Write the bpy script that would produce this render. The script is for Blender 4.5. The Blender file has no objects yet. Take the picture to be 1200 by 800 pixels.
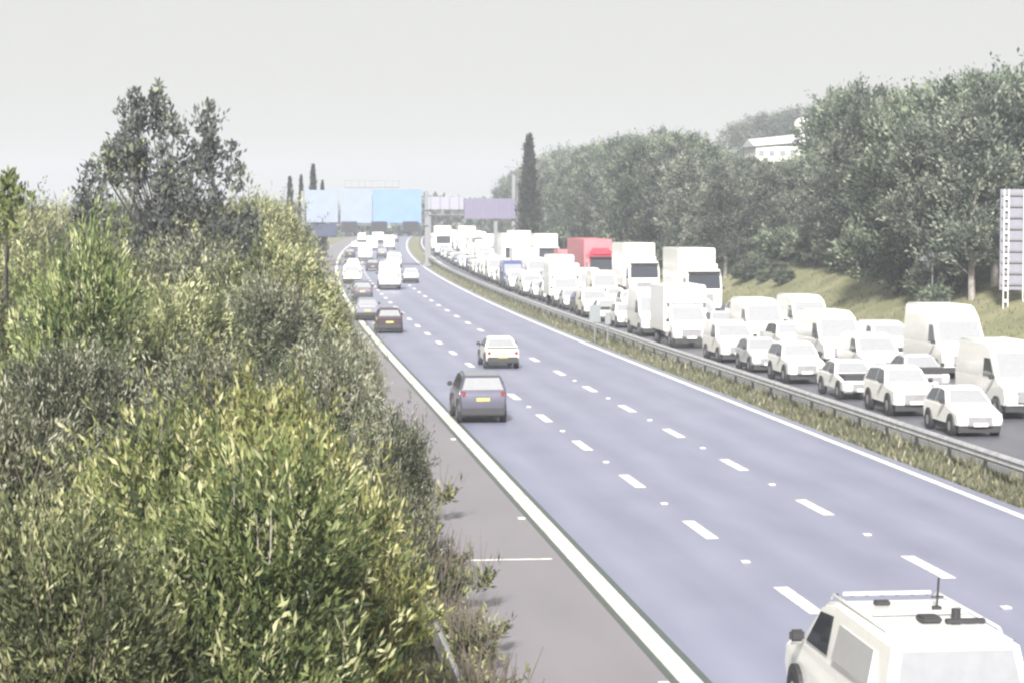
import bpy, bmesh, math, random
import numpy as np
from mathutils import Vector, Matrix

random.seed(7)
SC = bpy.context.scene
COL = SC.collection
R = math.radians

# ------------------------------------------------------------------ camera, light, exposure
CAM_H = 6.9
F_PX = 2600.0                       # focal length in pixels of the 1200 px wide photograph
YAW, PITCH = math.atan(295 / F_PX), math.atan(148 / F_PX)
cam_d = bpy.data.cameras.new("camera")
cam = bpy.data.objects.new("camera", cam_d)
COL.objects.link(cam)
cam.location = (0, 0, CAM_H)
cam.rotation_euler = (math.pi / 2 - PITCH, 0, -YAW)
cam_d.sensor_width = 36
cam_d.lens = 36 * F_PX / 1200
cam_d.clip_start = 0.5
cam_d.clip_end = 9000
SC.camera = cam

SUN_DIR = Vector((0.20, 0.83, -0.52)).normalized()      # the way the light travels
world = bpy.data.worlds.new("World")
SC.world = world
world.use_nodes = True
wn = world.node_tree
wn.nodes.clear()
w_out = wn.nodes.new("ShaderNodeOutputWorld")
w_bg = wn.nodes.new("ShaderNodeBackground")
w_sky = wn.nodes.new("ShaderNodeTexSky")
w_sky.sky_type = 'NISHITA'
w_sky.sun_disc = False
w_sky.sun_elevation = math.asin(-SUN_DIR.z)
w_sky.sun_rotation = math.atan2(-SUN_DIR.x, -SUN_DIR.y)
w_sky.dust_density = 6
w_sky.air_density = 1.0
w_mix = wn.nodes.new("ShaderNodeMix")
w_mix.data_type = 'RGBA'
w_mix.inputs[0].default_value = 0.93                     # a thin even veil of morning cloud
w_mix.inputs[7].default_value = (3.88, 3.86, 3.64, 1)
wn.links.new(w_sky.outputs[0], w_mix.inputs[6])
wn.links.new(w_mix.outputs[2], w_bg.inputs[0])
w_bg.inputs[1].default_value = 0.086
wn.links.new(w_bg.outputs[0], w_out.inputs[0])

sun_d = bpy.data.lights.new("sun", 'SUN')
sun_d.energy = 4.3
sun_d.angle = R(5)
sun_d.color = (1.0, 0.955, 0.88)
sun = bpy.data.objects.new("sun", sun_d)
COL.objects.link(sun)
sun.rotation_euler = SUN_DIR.to_track_quat('-Z', 'Y').to_euler()
sun.location = (0, 0, 60)

SC.view_settings.view_transform = 'Standard'
SC.view_settings.look = 'None'
SC.view_settings.gamma = 1
SC.view_settings.exposure = 1.25
SC.render.engine = 'CYCLES'
SC.cycles.use_denoising = True
SC.cycles.max_bounces = 6
SC.cycles.diffuse_bounces = 2
SC.cycles.glossy_bounces = 2
SC.cycles.transmission_bounces = 3
SC.cycles.volume_bounces = 0
SC.cycles.transparent_max_bounces = 6
SC.cycles.caustics_reflective = False
SC.cycles.caustics_refractive = False
SC.cycles.filter_width = 2.4

# ------------------------------------------------------------------ layout: the motorway's line and level
def shift(y):
    return 1.0e-4 * max(0.0, y - 100) ** 2 if y < 700 else 36 + 0.12 * (y - 700)
def rise(y):
    return 1.0e-5 * max(0.0, y - 100) ** 2 if y < 500 else 1.6
def heading(y):
    return math.atan((shift(y + 1) - shift(y - 1)) / 2)
CM = (Matrix.Translation(cam.location) @ cam.rotation_euler.to_matrix().to_4x4()).inverted()
def proj(p):
    q = CM @ Vector(p)
    return 600 + F_PX * q.x / -q.z, 400 - F_PX * q.y / -q.z
def ray(px, py):
    d = Vector(((px - 600) / F_PX, (400 - py) / F_PX, -1))
    return (cam.rotation_euler.to_matrix() @ d).normalized()
def on_ground(px, py, z0=0.0):
    """lateral offset X and distance Y of a road point seen at a pixel of the photograph"""
    d = ray(px, py)
    t = (z0 - CAM_H) / d.z
    for _ in range(12):
        t = (z0 + rise(t * d.y) - CAM_H) / d.z
    return t * d.x - shift(t * d.y), t * d.y
def lane_at(px, X):
    lo, hi = 25.0, 690.0
    for _ in range(50):
        m = (lo + hi) / 2
        if proj((X + shift(m), m, rise(m)))[0] > px: lo = m
        else: hi = m
    return lo
def at_px(px, depth):
    d = ray(px, 252)
    return Vector((d.x, d.y)) * (depth / d.y)

EDGE_L, LANE_W, EDGE_R = 6.3, 3.68, 17.35
SHOULDER_L = 2.95
RAIL_X = 18.9
QEDGE, QLANES, QOUT, QSH = 20.35, (22.25, 25.9, 29.5), 31.4, 34.6

# terrain height across the corridor
PROF = [(-600, -6), (-120, -3), (-40, -1.2), (-8, -0.5), (1.5, -0.12), (2.9, -0.02), (35.0, -0.02), (37.0, 0.5), (40.5, 2.5),
        (44, 3.8), (52, 5.5), (62, 8), (80, 13), (110, 17), (180, 22), (400, 26), (2500, 30)]
def terrain(X, y):
    for (a, za), (b, zb) in zip(PROF, PROF[1:]):
        if a <= X <= b:
            z = za + (zb - za) * (X - a) / (b - a)
            break
    else:
        z = PROF[0][1] if X < PROF[0][0] else PROF[-1][1]
    if X > 35.5:
        z *= min(1.0, max(0.25, 0.75 + (y - 110) / 250)) * (1.0 if y < 340 else max(0.45, 1 - (y - 340) / 420))
    return z + rise(y)

# ------------------------------------------------------------------ materials
MATS = {}
def new_mat(name):
    m = bpy.data.materials.new(name)
    m.use_nodes = True
    MATS[name] = m
    return m, m.node_tree, m.node_tree.nodes["Principled BSDF"]
def plain(name, c, rough=0.5, metal=0.0, coat=0.0, var=0.12, scale=6.0, bump=0.0):
    m, t, b = new_mat(name)
    tc = t.nodes.new("ShaderNodeTexCoord")
    n = t.nodes.new("ShaderNodeTexNoise"); n.inputs["Scale"].default_value = scale; n.inputs["Detail"].default_value = 5
    mr = t.nodes.new("ShaderNodeMapRange")
    mr.inputs["From Min"].default_value = .3; mr.inputs["From Max"].default_value = .7
    mr.inputs["To Min"].default_value = 1 - var; mr.inputs["To Max"].default_value = 1 + var
    hs = t.nodes.new("ShaderNodeHueSaturation"); hs.inputs["Color"].default_value = (*c, 1)
    t.links.new(tc.outputs["Object"], n.inputs["Vector"])
    t.links.new(n.outputs["Fac"], mr.inputs["Value"])
    t.links.new(mr.outputs[0], hs.inputs["Value"])
    t.links.new(hs.outputs[0], b.inputs["Base Color"])
    b.inputs["Roughness"].default_value = rough
    b.inputs["Metallic"].default_value = metal
    b.inputs["Coat Weight"].default_value = coat
    b.inputs["Coat Roughness"].default_value = 0.08
    if bump:
        bp = t.nodes.new("ShaderNodeBump"); bp.inputs["Strength"].default_value = bump; bp.inputs["Distance"].default_value = .02
        t.links.new(n.outputs["Fac"], bp.inputs["Height"]); t.links.new(bp.outputs[0], b.inputs["Normal"])
    return m

def asphalt(name, c1, c2, rough, streak, track=.1):
    m, t, b = new_mat(name)
    uv = t.nodes.new("ShaderNodeUVMap"); uv.uv_map = "UVMap"
    mp = t.nodes.new("ShaderNodeMapping"); mp.inputs["Scale"].default_value = (1.15, 0.012, 1)
    n1 = t.nodes.new("ShaderNodeTexNoise"); n1.inputs["Scale"].default_value = 1.0; n1.inputs["Detail"].default_value = 3
    mp2 = t.nodes.new("ShaderNodeMapping"); mp2.inputs["Scale"].default_value = (0.8, 0.22, 1)
    n2 = t.nodes.new("ShaderNodeTexNoise"); n2.inputs["Scale"].default_value = 1.0; n2.inputs["Detail"].default_value = 8
    n3 = t.nodes.new("ShaderNodeTexNoise"); n3.inputs["Scale"].default_value = 38.0; n3.inputs["Detail"].default_value = 2
    mix = t.nodes.new("ShaderNodeMix"); mix.data_type = 'RGBA'
    mix.inputs[6].default_value = (*c1, 1); mix.inputs[7].default_value = (*c2, 1)
    add = t.nodes.new("ShaderNodeMath"); add.operation = 'MULTIPLY_ADD'; add.inputs[1].default_value = streak
    sc2 = t.nodes.new("ShaderNodeMath"); sc2.operation = 'MULTIPLY_ADD'; sc2.inputs[1].default_value = .8; sc2.inputs[2].default_value = 0.1 - streak * .5
    sp = t.nodes.new("ShaderNodeMath"); sp.operation = 'MULTIPLY_ADD'; sp.inputs[1].default_value = 0.5; sp.inputs[2].default_value = -0.25
    ad2 = t.nodes.new("ShaderNodeMath"); ad2.operation = 'ADD'; ad2.use_clamp = True
    t.links.new(uv.outputs[0], mp.inputs[0]); t.links.new(mp.outputs[0], n1.inputs["Vector"])
    t.links.new(uv.outputs[0], mp2.inputs[0]); t.links.new(mp2.outputs[0], n2.inputs["Vector"])
    t.links.new(uv.outputs[0], n3.inputs["Vector"])
    t.links.new(n2.outputs["Fac"], sc2.inputs[0]); t.links.new(n1.outputs["Fac"], add.inputs[0]); t.links.new(sc2.outputs[0], add.inputs[2])
    sx = t.nodes.new("ShaderNodeSeparateXYZ"); t.links.new(uv.outputs[0], sx.inputs[0])
    ph = t.nodes.new("ShaderNodeMath"); ph.operation = 'MULTIPLY_ADD'; ph.inputs[1].default_value = 4 * math.pi / 3.68; ph.inputs[2].default_value = -6.3 * 4 * math.pi / 3.68 + math.pi
    cs = t.nodes.new("ShaderNodeMath"); cs.operation = 'COSINE'
    wt = t.nodes.new("ShaderNodeMath"); wt.operation = 'MULTIPLY_ADD'; wt.inputs[1].default_value = track
    t.links.new(sx.outputs[0], ph.inputs[0]); t.links.new(ph.outputs[0], cs.inputs[0]); t.links.new(cs.outputs[0], wt.inputs[0]); t.links.new(add.outputs[0], wt.inputs[2])
    t.links.new(n3.outputs["Fac"], sp.inputs[0]); t.links.new(sp.outputs[0], ad2.inputs[0]); t.links.new(wt.outputs[0], ad2.inputs[1])
    t.links.new(ad2.outputs[0], mix.inputs[0]); t.links.new(mix.outputs[2], b.inputs["Base Color"])
    b.inputs["Roughness"].default_value = rough
    bp = t.nodes.new("ShaderNodeBump"); bp.inputs["Strength"].default_value = .25; bp.inputs["Distance"].default_value = .01
    t.links.new(n3.outputs["Fac"], bp.inputs["Height"]); t.links.new(bp.outputs[0], b.inputs["Normal"])
    return m

def leaf_mat(name, stops, trans=0.35, jitter=0.25, rough=0.6):
    """leaf colour comes from a per-leaf tint attribute (leaf hue variety, plus light and dark clump contrast put into the colour), a little different on every plant"""
    m, t, b = new_mat(name)
    at = t.nodes.new("ShaderNodeAttribute"); at.attribute_name = "tint"
    rp = t.nodes.new("ShaderNodeValToRGB")
    e = rp.color_ramp.elements
    while len(e) < len(stops): e.new(0.5)
    for i, (p, c) in enumerate(stops):
        e[i].position = p; e[i].color = (*c, 1)
    oi = t.nodes.new("ShaderNodeObjectInfo")
    mr = t.nodes.new("ShaderNodeMapRange"); mr.inputs["To Min"].default_value = 1 - jitter; mr.inputs["To Max"].default_value = 1 + jitter
    mh = t.nodes.new("ShaderNodeMapRange"); mh.inputs["To Min"].default_value = .485; mh.inputs["To Max"].default_value = .512
    wn_ = t.nodes.new("ShaderNodeTexWhiteNoise"); wn_.noise_dimensions = '1D'
    hs = t.nodes.new("ShaderNodeHueSaturation")
    t.links.new(oi.outputs["Random"], mr.inputs["Value"]); t.links.new(oi.outputs["Random"], wn_.inputs["W"])
    t.links.new(wn_.outputs["Value"], mh.inputs["Value"]); t.links.new(mh.outputs[0], hs.inputs["Hue"])
    t.links.new(at.outputs["Fac"], rp.inputs[0]); t.links.new(rp.outputs[0], hs.inputs["Color"]); t.links.new(mr.outputs[0], hs.inputs["Value"])
    t.links.new(hs.outputs[0], b.inputs["Base Color"])
    b.inputs["Roughness"].default_value = rough
    b.inputs["Specular IOR Level"].default_value = 0.3
    tr = t.nodes.new("ShaderNodeBsdfTranslucent"); t.links.new(hs.outputs[0], tr.inputs[0])
    ms = t.nodes.new("ShaderNodeMixShader"); ms.inputs[0].default_value = trans
    out = t.nodes["Material Output"]
    t.links.new(b.outputs[0], ms.inputs[1]); t.links.new(tr.outputs[0], ms.inputs[2]); t.links.new(ms.outputs[0], out.inputs[0])
    return m

M_ROAD = asphalt("worn_asphalt", (.145, .153, .230), (.255, .265, .365), .45, .5)
M_SHO = asphalt("shoulder_asphalt", (.165, .155, .178), (.235, .222, .245), .6, .25, 0)
M_ROAD2 = asphalt("queue_asphalt", (.07, .072, .095), (.115, .117, .145), .5, .4)
M_LINE = plain("road_paint", (.76, .76, .73), .55, var=.32, scale=5)
M_EDGE = plain("edge_line_paint", (.62, .63, .57), .55, var=.3, scale=1.6)
M_TAR = plain("sealed_joint", (.065, .085, .075), .5)
M_GALV = plain("galvanised_steel", (.50, .50, .52), .42, .55, var=.2, scale=3)
M_POSTS = plain("weathered_steel", (.20, .19, .21), .6, .3, var=.2)
M_POLE = plain("pole_steel", (.20, .205, .225), .5, .3)
M_WHITE = plain("white_paint", (.82, .82, .80), .3, 0, .5, var=.03)
M_CREAM = plain("cream_paint", (.78, .76, .66), .3, 0, .5, var=.03)
M_SILVER = plain("silver_paint", (.58, .59, .62), .3, .35, .5, var=.03)
M_GREY = plain("grey_paint", (.24, .25, .30), .3, .3, .5, var=.03)
M_DARK = plain("dark_paint", (.045, .045, .075), .28, .1, .6, var=.03)
M_CHAR = plain("charcoal_paint", (.10, .10, .145), .25, .45, .8, var=.03)
M_BLUE = plain("blue_paint", (.06, .08, .25), .28, .1, .6, var=.03)
M_MAROON = plain("maroon_paint", (.045, .027, .033), .28, .1, .6, var=.03)
M_RED = plain("red_paint", (.42, .045, .08), .35, 0, .4, var=.06)
M_PINK = plain("faded_red_curtain", (.50, .16, .19), .6, 0, 0, var=.12, scale=1.5)
M_GLASS = plain("vehicle_glass", (.035, .04, .055), .06, 0, 0, var=.02)
M_SCREEN = plain("sky_painted_windscreen", (.27, .28, .305), .12, .1, 0, var=.05)  # pale base colour stands in for sky reflected in windscreens and rear windows
M_GRILLE = plain("grey_grille", (.22, .22, .24), .5)
M_TYRE = plain("tyre_rubber", (.022, .022, .026), .8)
M_RIM = plain("alloy_rim", (.45, .45, .47), .35, .7)
M_TRIM = plain("black_trim", (.03, .03, .035), .6)
M_HEAD = plain("headlight_lens", (.75, .76, .78), .1, 0, .8, var=.02)
M_TAIL = plain("tail_light_lens", (.17, .025, .03), .3, 0, .8, var=.05)
M_PLATEW = plain("plate_white", (.74, .74, .72), .5)
M_STONE = plain("pale_stone", (.34, .33, .31), .9, var=.25, scale=20)
M_PLATEY = plain("plate_yellow", (.48, .40, .14), .5)
M_SIGNB = plain("blue_sign_sheeting", (.165, .25, .385), .35, 0, .3, var=.06, scale=1)
M_SIGNL = plain("pale_sign_sheeting", (.22, .26, .36), .4, 0, .3, var=.05, scale=1)  # sign blue paled in the colour itself for haze and overexposure
M_MATRIX = plain("signal_housing", (.035, .045, .09), .5)
M_BACK = plain("sign_back", (.24, .24, .30), .5, .2, var=.08)
M_BACKD = plain("dark_sign_back", (.15, .135, .215), .5, .1, var=.08)
M_BACKG = plain("grey_sign_back", (.27, .27, .34), .5, .1, var=.08)
M_BACKL = plain("pale_sign_back", (.62, .62, .64), .5, .1, var=.06)
M_MARK = plain("grey_marker", (.20, .22, .24), .5, .1, var=.06)
M_WALL = plain("render_wall", (.60, .60, .57), .8, var=.06)
M_ROOF = plain("pale_roof", (.50, .51, .53), .5, .1, var=.06)
M_BARK = plain("bark", (.12, .10, .085), .9, var=.3, scale=9, bump=.4)
M_BARKD = plain("dark_bark", (.055, .05, .048), .9, var=.3, scale=9)
M_BARKP = plain("pale_bark", (.27, .25, .24), .9, var=.3, scale=9, bump=.4)
M_AMBER = plain("amber_lens", (.55, .25, .03), .2)

L_YEL = leaf_mat("yellow_green_leaves", [(0, (.04, .055, .026)), (.4, (.145, .17, .06)), (.7, (.265, .275, .095)), (1, (.50, .50, .27))], .32, .15)
L_DRK = leaf_mat("grey_green_leaves", [(0, (.04, .047, .034)), (.5, (.125, .14, .09)), (.8, (.23, .245, .165)), (1, (.46, .47, .37))], .32, .2)
L_OLV = leaf_mat("olive_leaves", [(0, (.045, .056, .03)), (.5, (.155, .172, .085)), (.8, (.28, .29, .145)), (1, (.48, .48, .28))], .32, .22)
L_LGT = leaf_mat("bright_green_leaves", [(0, (.04, .06, .025)), (.5, (.15, .185, .07)), (.8, (.30, .33, .135)), (1, (.52, .52, .31))], .32, .15)
L_WD = leaf_mat("wood_leaves", [(0, (.045, .064, .048)), (.5, (.115, .150, .108)), (.8, (.205, .25, .172)), (1, (.34, .38, .29))], .4, .28)
L_WD2 = leaf_mat("grey_wood_leaves", [(0, (.05, .064, .055)), (.5, (.13, .158, .128)), (.8, (.225, .255, .205)), (1, (.36, .38, .32))], .4, .25)
L_CON = leaf_mat("conifer_needles", [(0, (.010, .014, .012)), (.6, (.028, .034, .026)), (1, (.07, .08, .05))], .1, .1)
L_PUR = leaf_mat("poplar_leaves", [(0, (.045, .05, .058)), (.5, (.115, .125, .125)), (.8, (.20, .22, .16)), (1, (.36, .40, .20))], .35, .1)
L_GRS = leaf_mat("grass_blades", [(0, (.07, .075, .045)), (.5, (.155, .16, .105)), (.85, (.27, .27, .185)), (1, (.44, .43, .32))], .35, .1)

mg, tg, bg = new_mat("ground_cover")
_n = tg.nodes.new("ShaderNodeTexNoise"); _n.inputs["Scale"].default_value = .35; _n.inputs["Detail"].default_value = 8
_g = tg.nodes.new("ShaderNodeNewGeometry")
_r = tg.nodes.new("ShaderNodeValToRGB")
for i, (p, c) in enumerate([(.3, (.13, .13, .08)), (.7, (.25, .23, .145))]):
    _r.color_ramp.elements[i].position = p; _r.color_ramp.elements[i].color = (*c, 1)
_e = _r.color_ramp.elements.new(.52); _e.color = (.18, .185, .095, 1)
tg.links.new(_g.outputs["Position"], _n.inputs["Vector"]); tg.links.new(_n.outputs["Fac"], _r.inputs[0]); tg.links.new(_r.outputs[0], bg.inputs["Base Color"])
bg.inputs["Roughness"].default_value = .95
M_GROUND = mg

# ------------------------------------------------------------------ helpers
def link(name, data, parent=None):
    o = bpy.data.objects.new(name, data)
    COL.objects.link(o)
    if parent is not None: o.parent = parent
    return o
def tag(o, label=None, cat=None, group=None, kind=None):
    if label: o["label"] = label
    if cat: o["category"] = cat
    if group: o["group"] = group
    if kind: o["kind"] = kind
    return o
def empty(name, loc=(0, 0, 0), rz=0.0):
    o = bpy.data.objects.new(name, None)
    COL.objects.link(o)
    o.location = loc; o.rotation_euler = (0, 0, rz)
    o.empty_display_size = .3
    return o
class MB:
    """collects simple shapes into ONE mesh"""
    def __init__(s): s.v = []; s.f = []
    def add(s, vs, fs):
        k = len(s.v); s.v += [tuple(p) for p in vs]; s.f += [tuple(i + k for i in f) for f in fs]; return s
    def box(s, c, d, rx=0.0, rz=0.0):
        m = Matrix.Rotation(rz, 3, 'Z') @ Matrix.Rotation(rx, 3, 'X')
        vs = [Vector(c) + m @ Vector((d[0] / 2 * a, d[1] / 2 * b, d[2] / 2 * e)) for a in (-1, 1) for b in (-1, 1) for e in (-1, 1)]
        return s.add(vs, [(0, 1, 3, 2), (4, 6, 7, 5), (0, 4, 5, 1), (2, 3, 7, 6), (0, 2, 6, 4), (1, 5, 7, 3)])
    def tube(s, pts, rad, n=7):
        pts = [Vector(p) for p in pts]
        if not hasattr(rad, '__len__'): rad = [rad] * len(pts)
        vs = []
        for i, p in enumerate(pts):
            d = (pts[min(i + 1, len(pts) - 1)] - pts[max(i - 1, 0)]).normalized()
            a = d.orthogonal().normalized() if abs(d.z) > .9 else d.cross(Vector((0, 0, 1))).normalized()
            b = d.cross(a)
            vs += [p + (a * math.cos(2 * math.pi * k / n) + b * math.sin(2 * math.pi * k / n)) * rad[i] for k in range(n)]
        fs = [(i * n + k, i * n + (k + 1) % n, (i + 1) * n + (k + 1) % n, (i + 1) * n + k) for i in range(len(pts) - 1) for k in range(n)]
        fs += [tuple(range(n))[::-1], tuple((len(pts) - 1) * n + k for k in range(n))]
        return s.add(vs, fs)
    def disc_x(s, c, r, w, n=20, r2=None):
        """a wheel-like cylinder whose axis is X"""
        r2 = r2 or r
        vs = []
        for dx, rr in ((-w / 2, r2), (-w / 2 + w * .15, r), (w / 2 - w * .15, r), (w / 2, r2)):
            vs += [(c[0] + dx, c[1] + rr * math.cos(2 * math.pi * k / n), c[2] + rr * math.sin(2 * math.pi * k / n)) for k in range(n)]
        fs = [(i * n + k, (i + 1) * n + k, (i + 1) * n + (k + 1) % n, i * n + (k + 1) % n) for i in range(3) for k in range(n)]
        fs += [tuple(range(n)), tuple(3 * n + k for k in range(n))[::-1]]
        return s.add(vs, fs)
    def data(s, name, mat, smooth=False, bevel=0.0, seg=2):
        me = bpy.data.meshes.new(name)
        me.from_pydata(s.v, [], s.f)
        bm = bmesh.new(); bm.from_mesh(me)
        bmesh.ops.recalc_face_normals(bm, faces=bm.faces)
        if bevel: bmesh.ops.bevel(bm, geom=bm.edges[:], offset=bevel, segments=seg, affect='EDGES', clamp_overlap=True)
        bm.to_mesh(me); bm.free()
        me.materials.append(mat)
        if smooth:
            me.shade_smooth(); me.set_sharp_from_angle(angle=R(42))
        return me
    def build(s, name, mat, parent=None, **kw):
        return link(name, s.data(name, mat, **kw), parent)

def copy_tree(o, parent=None):
    c = o.copy(); COL.objects.link(c); c.parent = parent
    for ch in o.children: copy_tree(ch, c)
    return c

# ------------------------------------------------------------------ ground and roads
YS = [-30, 0, 20, 40, 60, 80, 100] + list(range(115, 520, 15)) + [550, 600, 700, 850, 1100, 1600, 2600, 4200]
def ground_sheet():
    xs = [p[0] for p in PROF]
    xs = sorted(set(xs + [-20, -4, 30, 36, 38.5, 48, 57, 71, 95, 140, 240]))
    vs = [(x + shift(y) * (1 if y < 700 else 1), y, terrain(x, y) - (0.06 if 2.9 <= x <= 35 else 0)) for y in YS for x in xs]
    n = len(xs)
    fs = [(j * n + i, j * n + i + 1, (j + 1) * n + i + 1, (j + 1) * n + i) for j in range(len(YS) - 1) for i in range(n - 1)]
    o = MB().add(vs, fs).build("ground", M_GROUND, smooth=True)
    tag(o, kind="structure")
def strip_data(mb, uvs, X0, X1, y0, y1, dz, step=6.0):
    n = max(1, int((y1 - y0) / step)); base = len(mb.v)
    for i in range(n + 1):
        y = y0 + (y1 - y0) * i / n
        for X in (X0, X1):
            mb.v.append((X + shift(y), y, rise(y) + dz)); uvs.append((X, y))
    for i in range(n):
        a = base + 2 * i
        mb.f.append((a, a + 1, a + 3, a + 2))
def strip(name, mat, segs, dz, kind="structure"):
    mb, uvs = MB(), []
    for X0, X1, y0, y1 in segs: strip_data(mb, uvs, X0, X1, y0, y1, dz)
    me = bpy.data.meshes.new(name)
    me.from_pydata(mb.v, [], mb.f)
    uvl = me.uv_layers.new(name="UVMap")
    for l in me.loops: uvl.data[l.index].uv = uvs[l.vertex_index]
    me.materials.append(mat)
    o = link(name, me); tag(o, kind=kind)
    return o
ground_sheet()
strip("road", M_ROAD, [(EDGE_L - .1, EDGE_R + .45, -20, 690)], 0.0)
strip("hard_shoulder", M_SHO, [(SHOULDER_L, EDGE_L - .1, -20, 690)], -0.004)
strip("road", M_ROAD2, [(QEDGE - .6, QSH, -20, 690)], 0.0)
L1, L2 = EDGE_L + LANE_W, EDGE_L + 2 * LANE_W
X0_, Y0_ = on_ground(925, 695)
dash0 = Y0_ - 1.0
L1 = X0_
L2 = on_ground(960, 597)[0]
dashes = []
for k in range(-3, 60):
    dashes.append((L1 - .14, L1 + .14, dash0 + 9 * k - 1.1, dash0 + 9 * k + 1.7))
    dashes.append((L2 - .14, L2 + .14, dash0 + 3.4 + 9 * k - 1.1, dash0 + 3.4 + 9 * k + 1.7))
    dashes.append((QLANES[0] + 1.75, QLANES[0] + 1.95, dash0 + 9 * k, dash0 + 9 * k + 2))
    dashes.append((QLANES[1] + 1.72, QLANES[1] + 1.92, dash0 + 9 * k + 3, dash0 + 9 * k + 5))
dashes += [(EDGE_R - .12, EDGE_R + .1, -20, 690), (QEDGE - .1, QEDGE + .1, -20, 690), (QOUT - .1, QOUT + .1, -20, 690)]
strip("road_markings", M_LINE, dashes, 0.006)
strip("edge_line", M_EDGE, [(EDGE_L - .17, EDGE_L + .17, -20, 690)], 0.006)
# sealed joints: along the second lane line, beside the edge line, and one across the shoulder
strip("road_joints", M_TAR, [(EDGE_L - .30, EDGE_L - .19, -20, 200), (EDGE_L + .19, EDGE_L + .31, -20, 200)], 0.003)
yj = on_ground(590, 656)[1]
strip("shoulder_joint", M_LINE, [(SHOULDER_L + .5, EDGE_L - .5, yj, yj + .14), (SHOULDER_L + .02, SHOULDER_L + .1, 20, 44), (SHOULDER_L + .02, SHOULDER_L + .1, 58, 80)], 0.003)

# ------------------------------------------------------------------ foliage
RNG = np.random.default_rng(11)
def leaf_object(name, C, D, Ln, Wd, tint, mat, parent=None):
    """many separate leaf blades (diamond faces) as one crown mesh"""
    N = len(C)
    D = D / np.linalg.norm(D, axis=1, keepdims=True)
    rnd = RNG.normal(size=(N, 3))
    S = np.cross(D, rnd); S /= np.linalg.norm(S, axis=1, keepdims=True) + 1e-9
    V = np.empty((N, 4, 3))
    V[:, 0] = C
    V[:, 1] = C + D * (Ln * .5)[:, None] + S * (Wd / 2)[:, None]
    V[:, 2] = C + D * Ln[:, None]
    V[:, 3] = C + D * (Ln * .5)[:, None] - S * (Wd / 2)[:, None]
    me = bpy.data.meshes.new(name)
    me.vertices.add(N * 4); me.vertices.foreach_set("co", V.reshape(-1).astype(np.float32))
    me.loops.add(N * 4); me.loops.foreach_set("vertex_index", np.arange(N * 4, dtype=np.int32))
    me.polygons.add(N); me.polygons.foreach_set("loop_start", np.arange(0, N * 4, 4, dtype=np.int32))
    me.update(calc_edges=True)
    a = me.attributes.new("tint", 'FLOAT', 'POINT')
    a.data.foreach_set("value", np.repeat(np.clip(tint, 0, 1), 4).astype(np.float32))
    me.materials.append(mat)
    return link(name, me, parent)
def unit(n):
    v = RNG.normal(size=(n, 3)); return v / np.linalg.norm(v, axis=1, keepdims=True)

def crown_points(lobes, n_shoot, per, slen, up, out, spread, leader=.14):
    """upright leafy shoots spread over and through a set of lobes; returns leaf centres, directions, tint"""
    L = np.array(lobes)                                    # x y z rx ry rz
    vol = (L[:, 3] * L[:, 4] + L[:, 3] * L[:, 5]) ** 1.0
    pick = RNG.choice(len(L), n_shoot, p=vol / vol.sum())
    u = unit(n_shoot)
    r = RNG.uniform(.45, 1.02, (n_shoot, 1)) ** .6
    P = L[pick, :3] + u * r * L[pick, 3:6]
    dirs = u * out + np.array([0, 0, up]) + RNG.normal(size=(n_shoot, 3)) * .3
    dirs /= np.linalg.norm(dirs, axis=1, keepdims=True)
    lob_t = RNG.normal(0, .08, len(L))[pick]
    sh_t = RNG.normal(.42, .36, n_shoot) + lob_t * 1.5  # wide spread also paints shaded gaps and bright clumps into the leaf colour
    t = RNG.uniform(0, 1, (n_shoot, per))
    sl = slen * RNG.uniform(.6, 1.3, n_shoot) * np.where(RNG.uniform(0, 1, n_shoot) < leader, 1.9, 1.0)
    C = P[:, None, :] + dirs[:, None, :] * (t * sl[:, None])[..., None] + RNG.normal(size=(n_shoot, per, 3)) * spread
    Dv = dirs[:, None, :] * 1.0 + RNG.normal(size=(n_shoot, per, 3)) * .42
    T = sh_t[:, None] + RNG.normal(0, .12, (n_shoot, per)) + (t - .5) * .22
    return C.reshape(-1, 3), Dv.reshape(-1, 3), T.reshape(-1)

def stems(lobes, mat, parent, r0=.09, lean=.15, twigs=90):
    mb = MB()
    for (x, y, z, rx, ry, rz) in lobes:
        b = Vector((x * .12, y * .12, -.3))
        m = Vector((x * .5 + RNG.normal() * lean, y * .5 + RNG.normal() * lean, z * .5))
        mb.tube([b, m, (x, y, z), (x * 1.15, y * 1.15, z + rz * .7)], [r0, r0 * .7, r0 * .4, r0 * .12], 6)
    for i in range(twigs):
        x, y, z, rx, ry, rz = lobes[RNG.integers(len(lobes))]
        a = RNG.uniform(0, 6.28); c = Vector((x + rx * .8 * math.cos(a), y + ry * .8 * math.sin(a), z - rz * .3))
        e = c + Vector((RNG.normal() * .22, RNG.normal() * .22, rz * .7 + RNG.uniform(.4, 1.1)))
        mb.tube([c, (c + e) / 2 + Vector((RNG.normal() * .05, RNG.normal() * .05, 0)), e], [.016, .011, .004], 4)
    mb.build("trunk", mat, parent, smooth=True)

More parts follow.
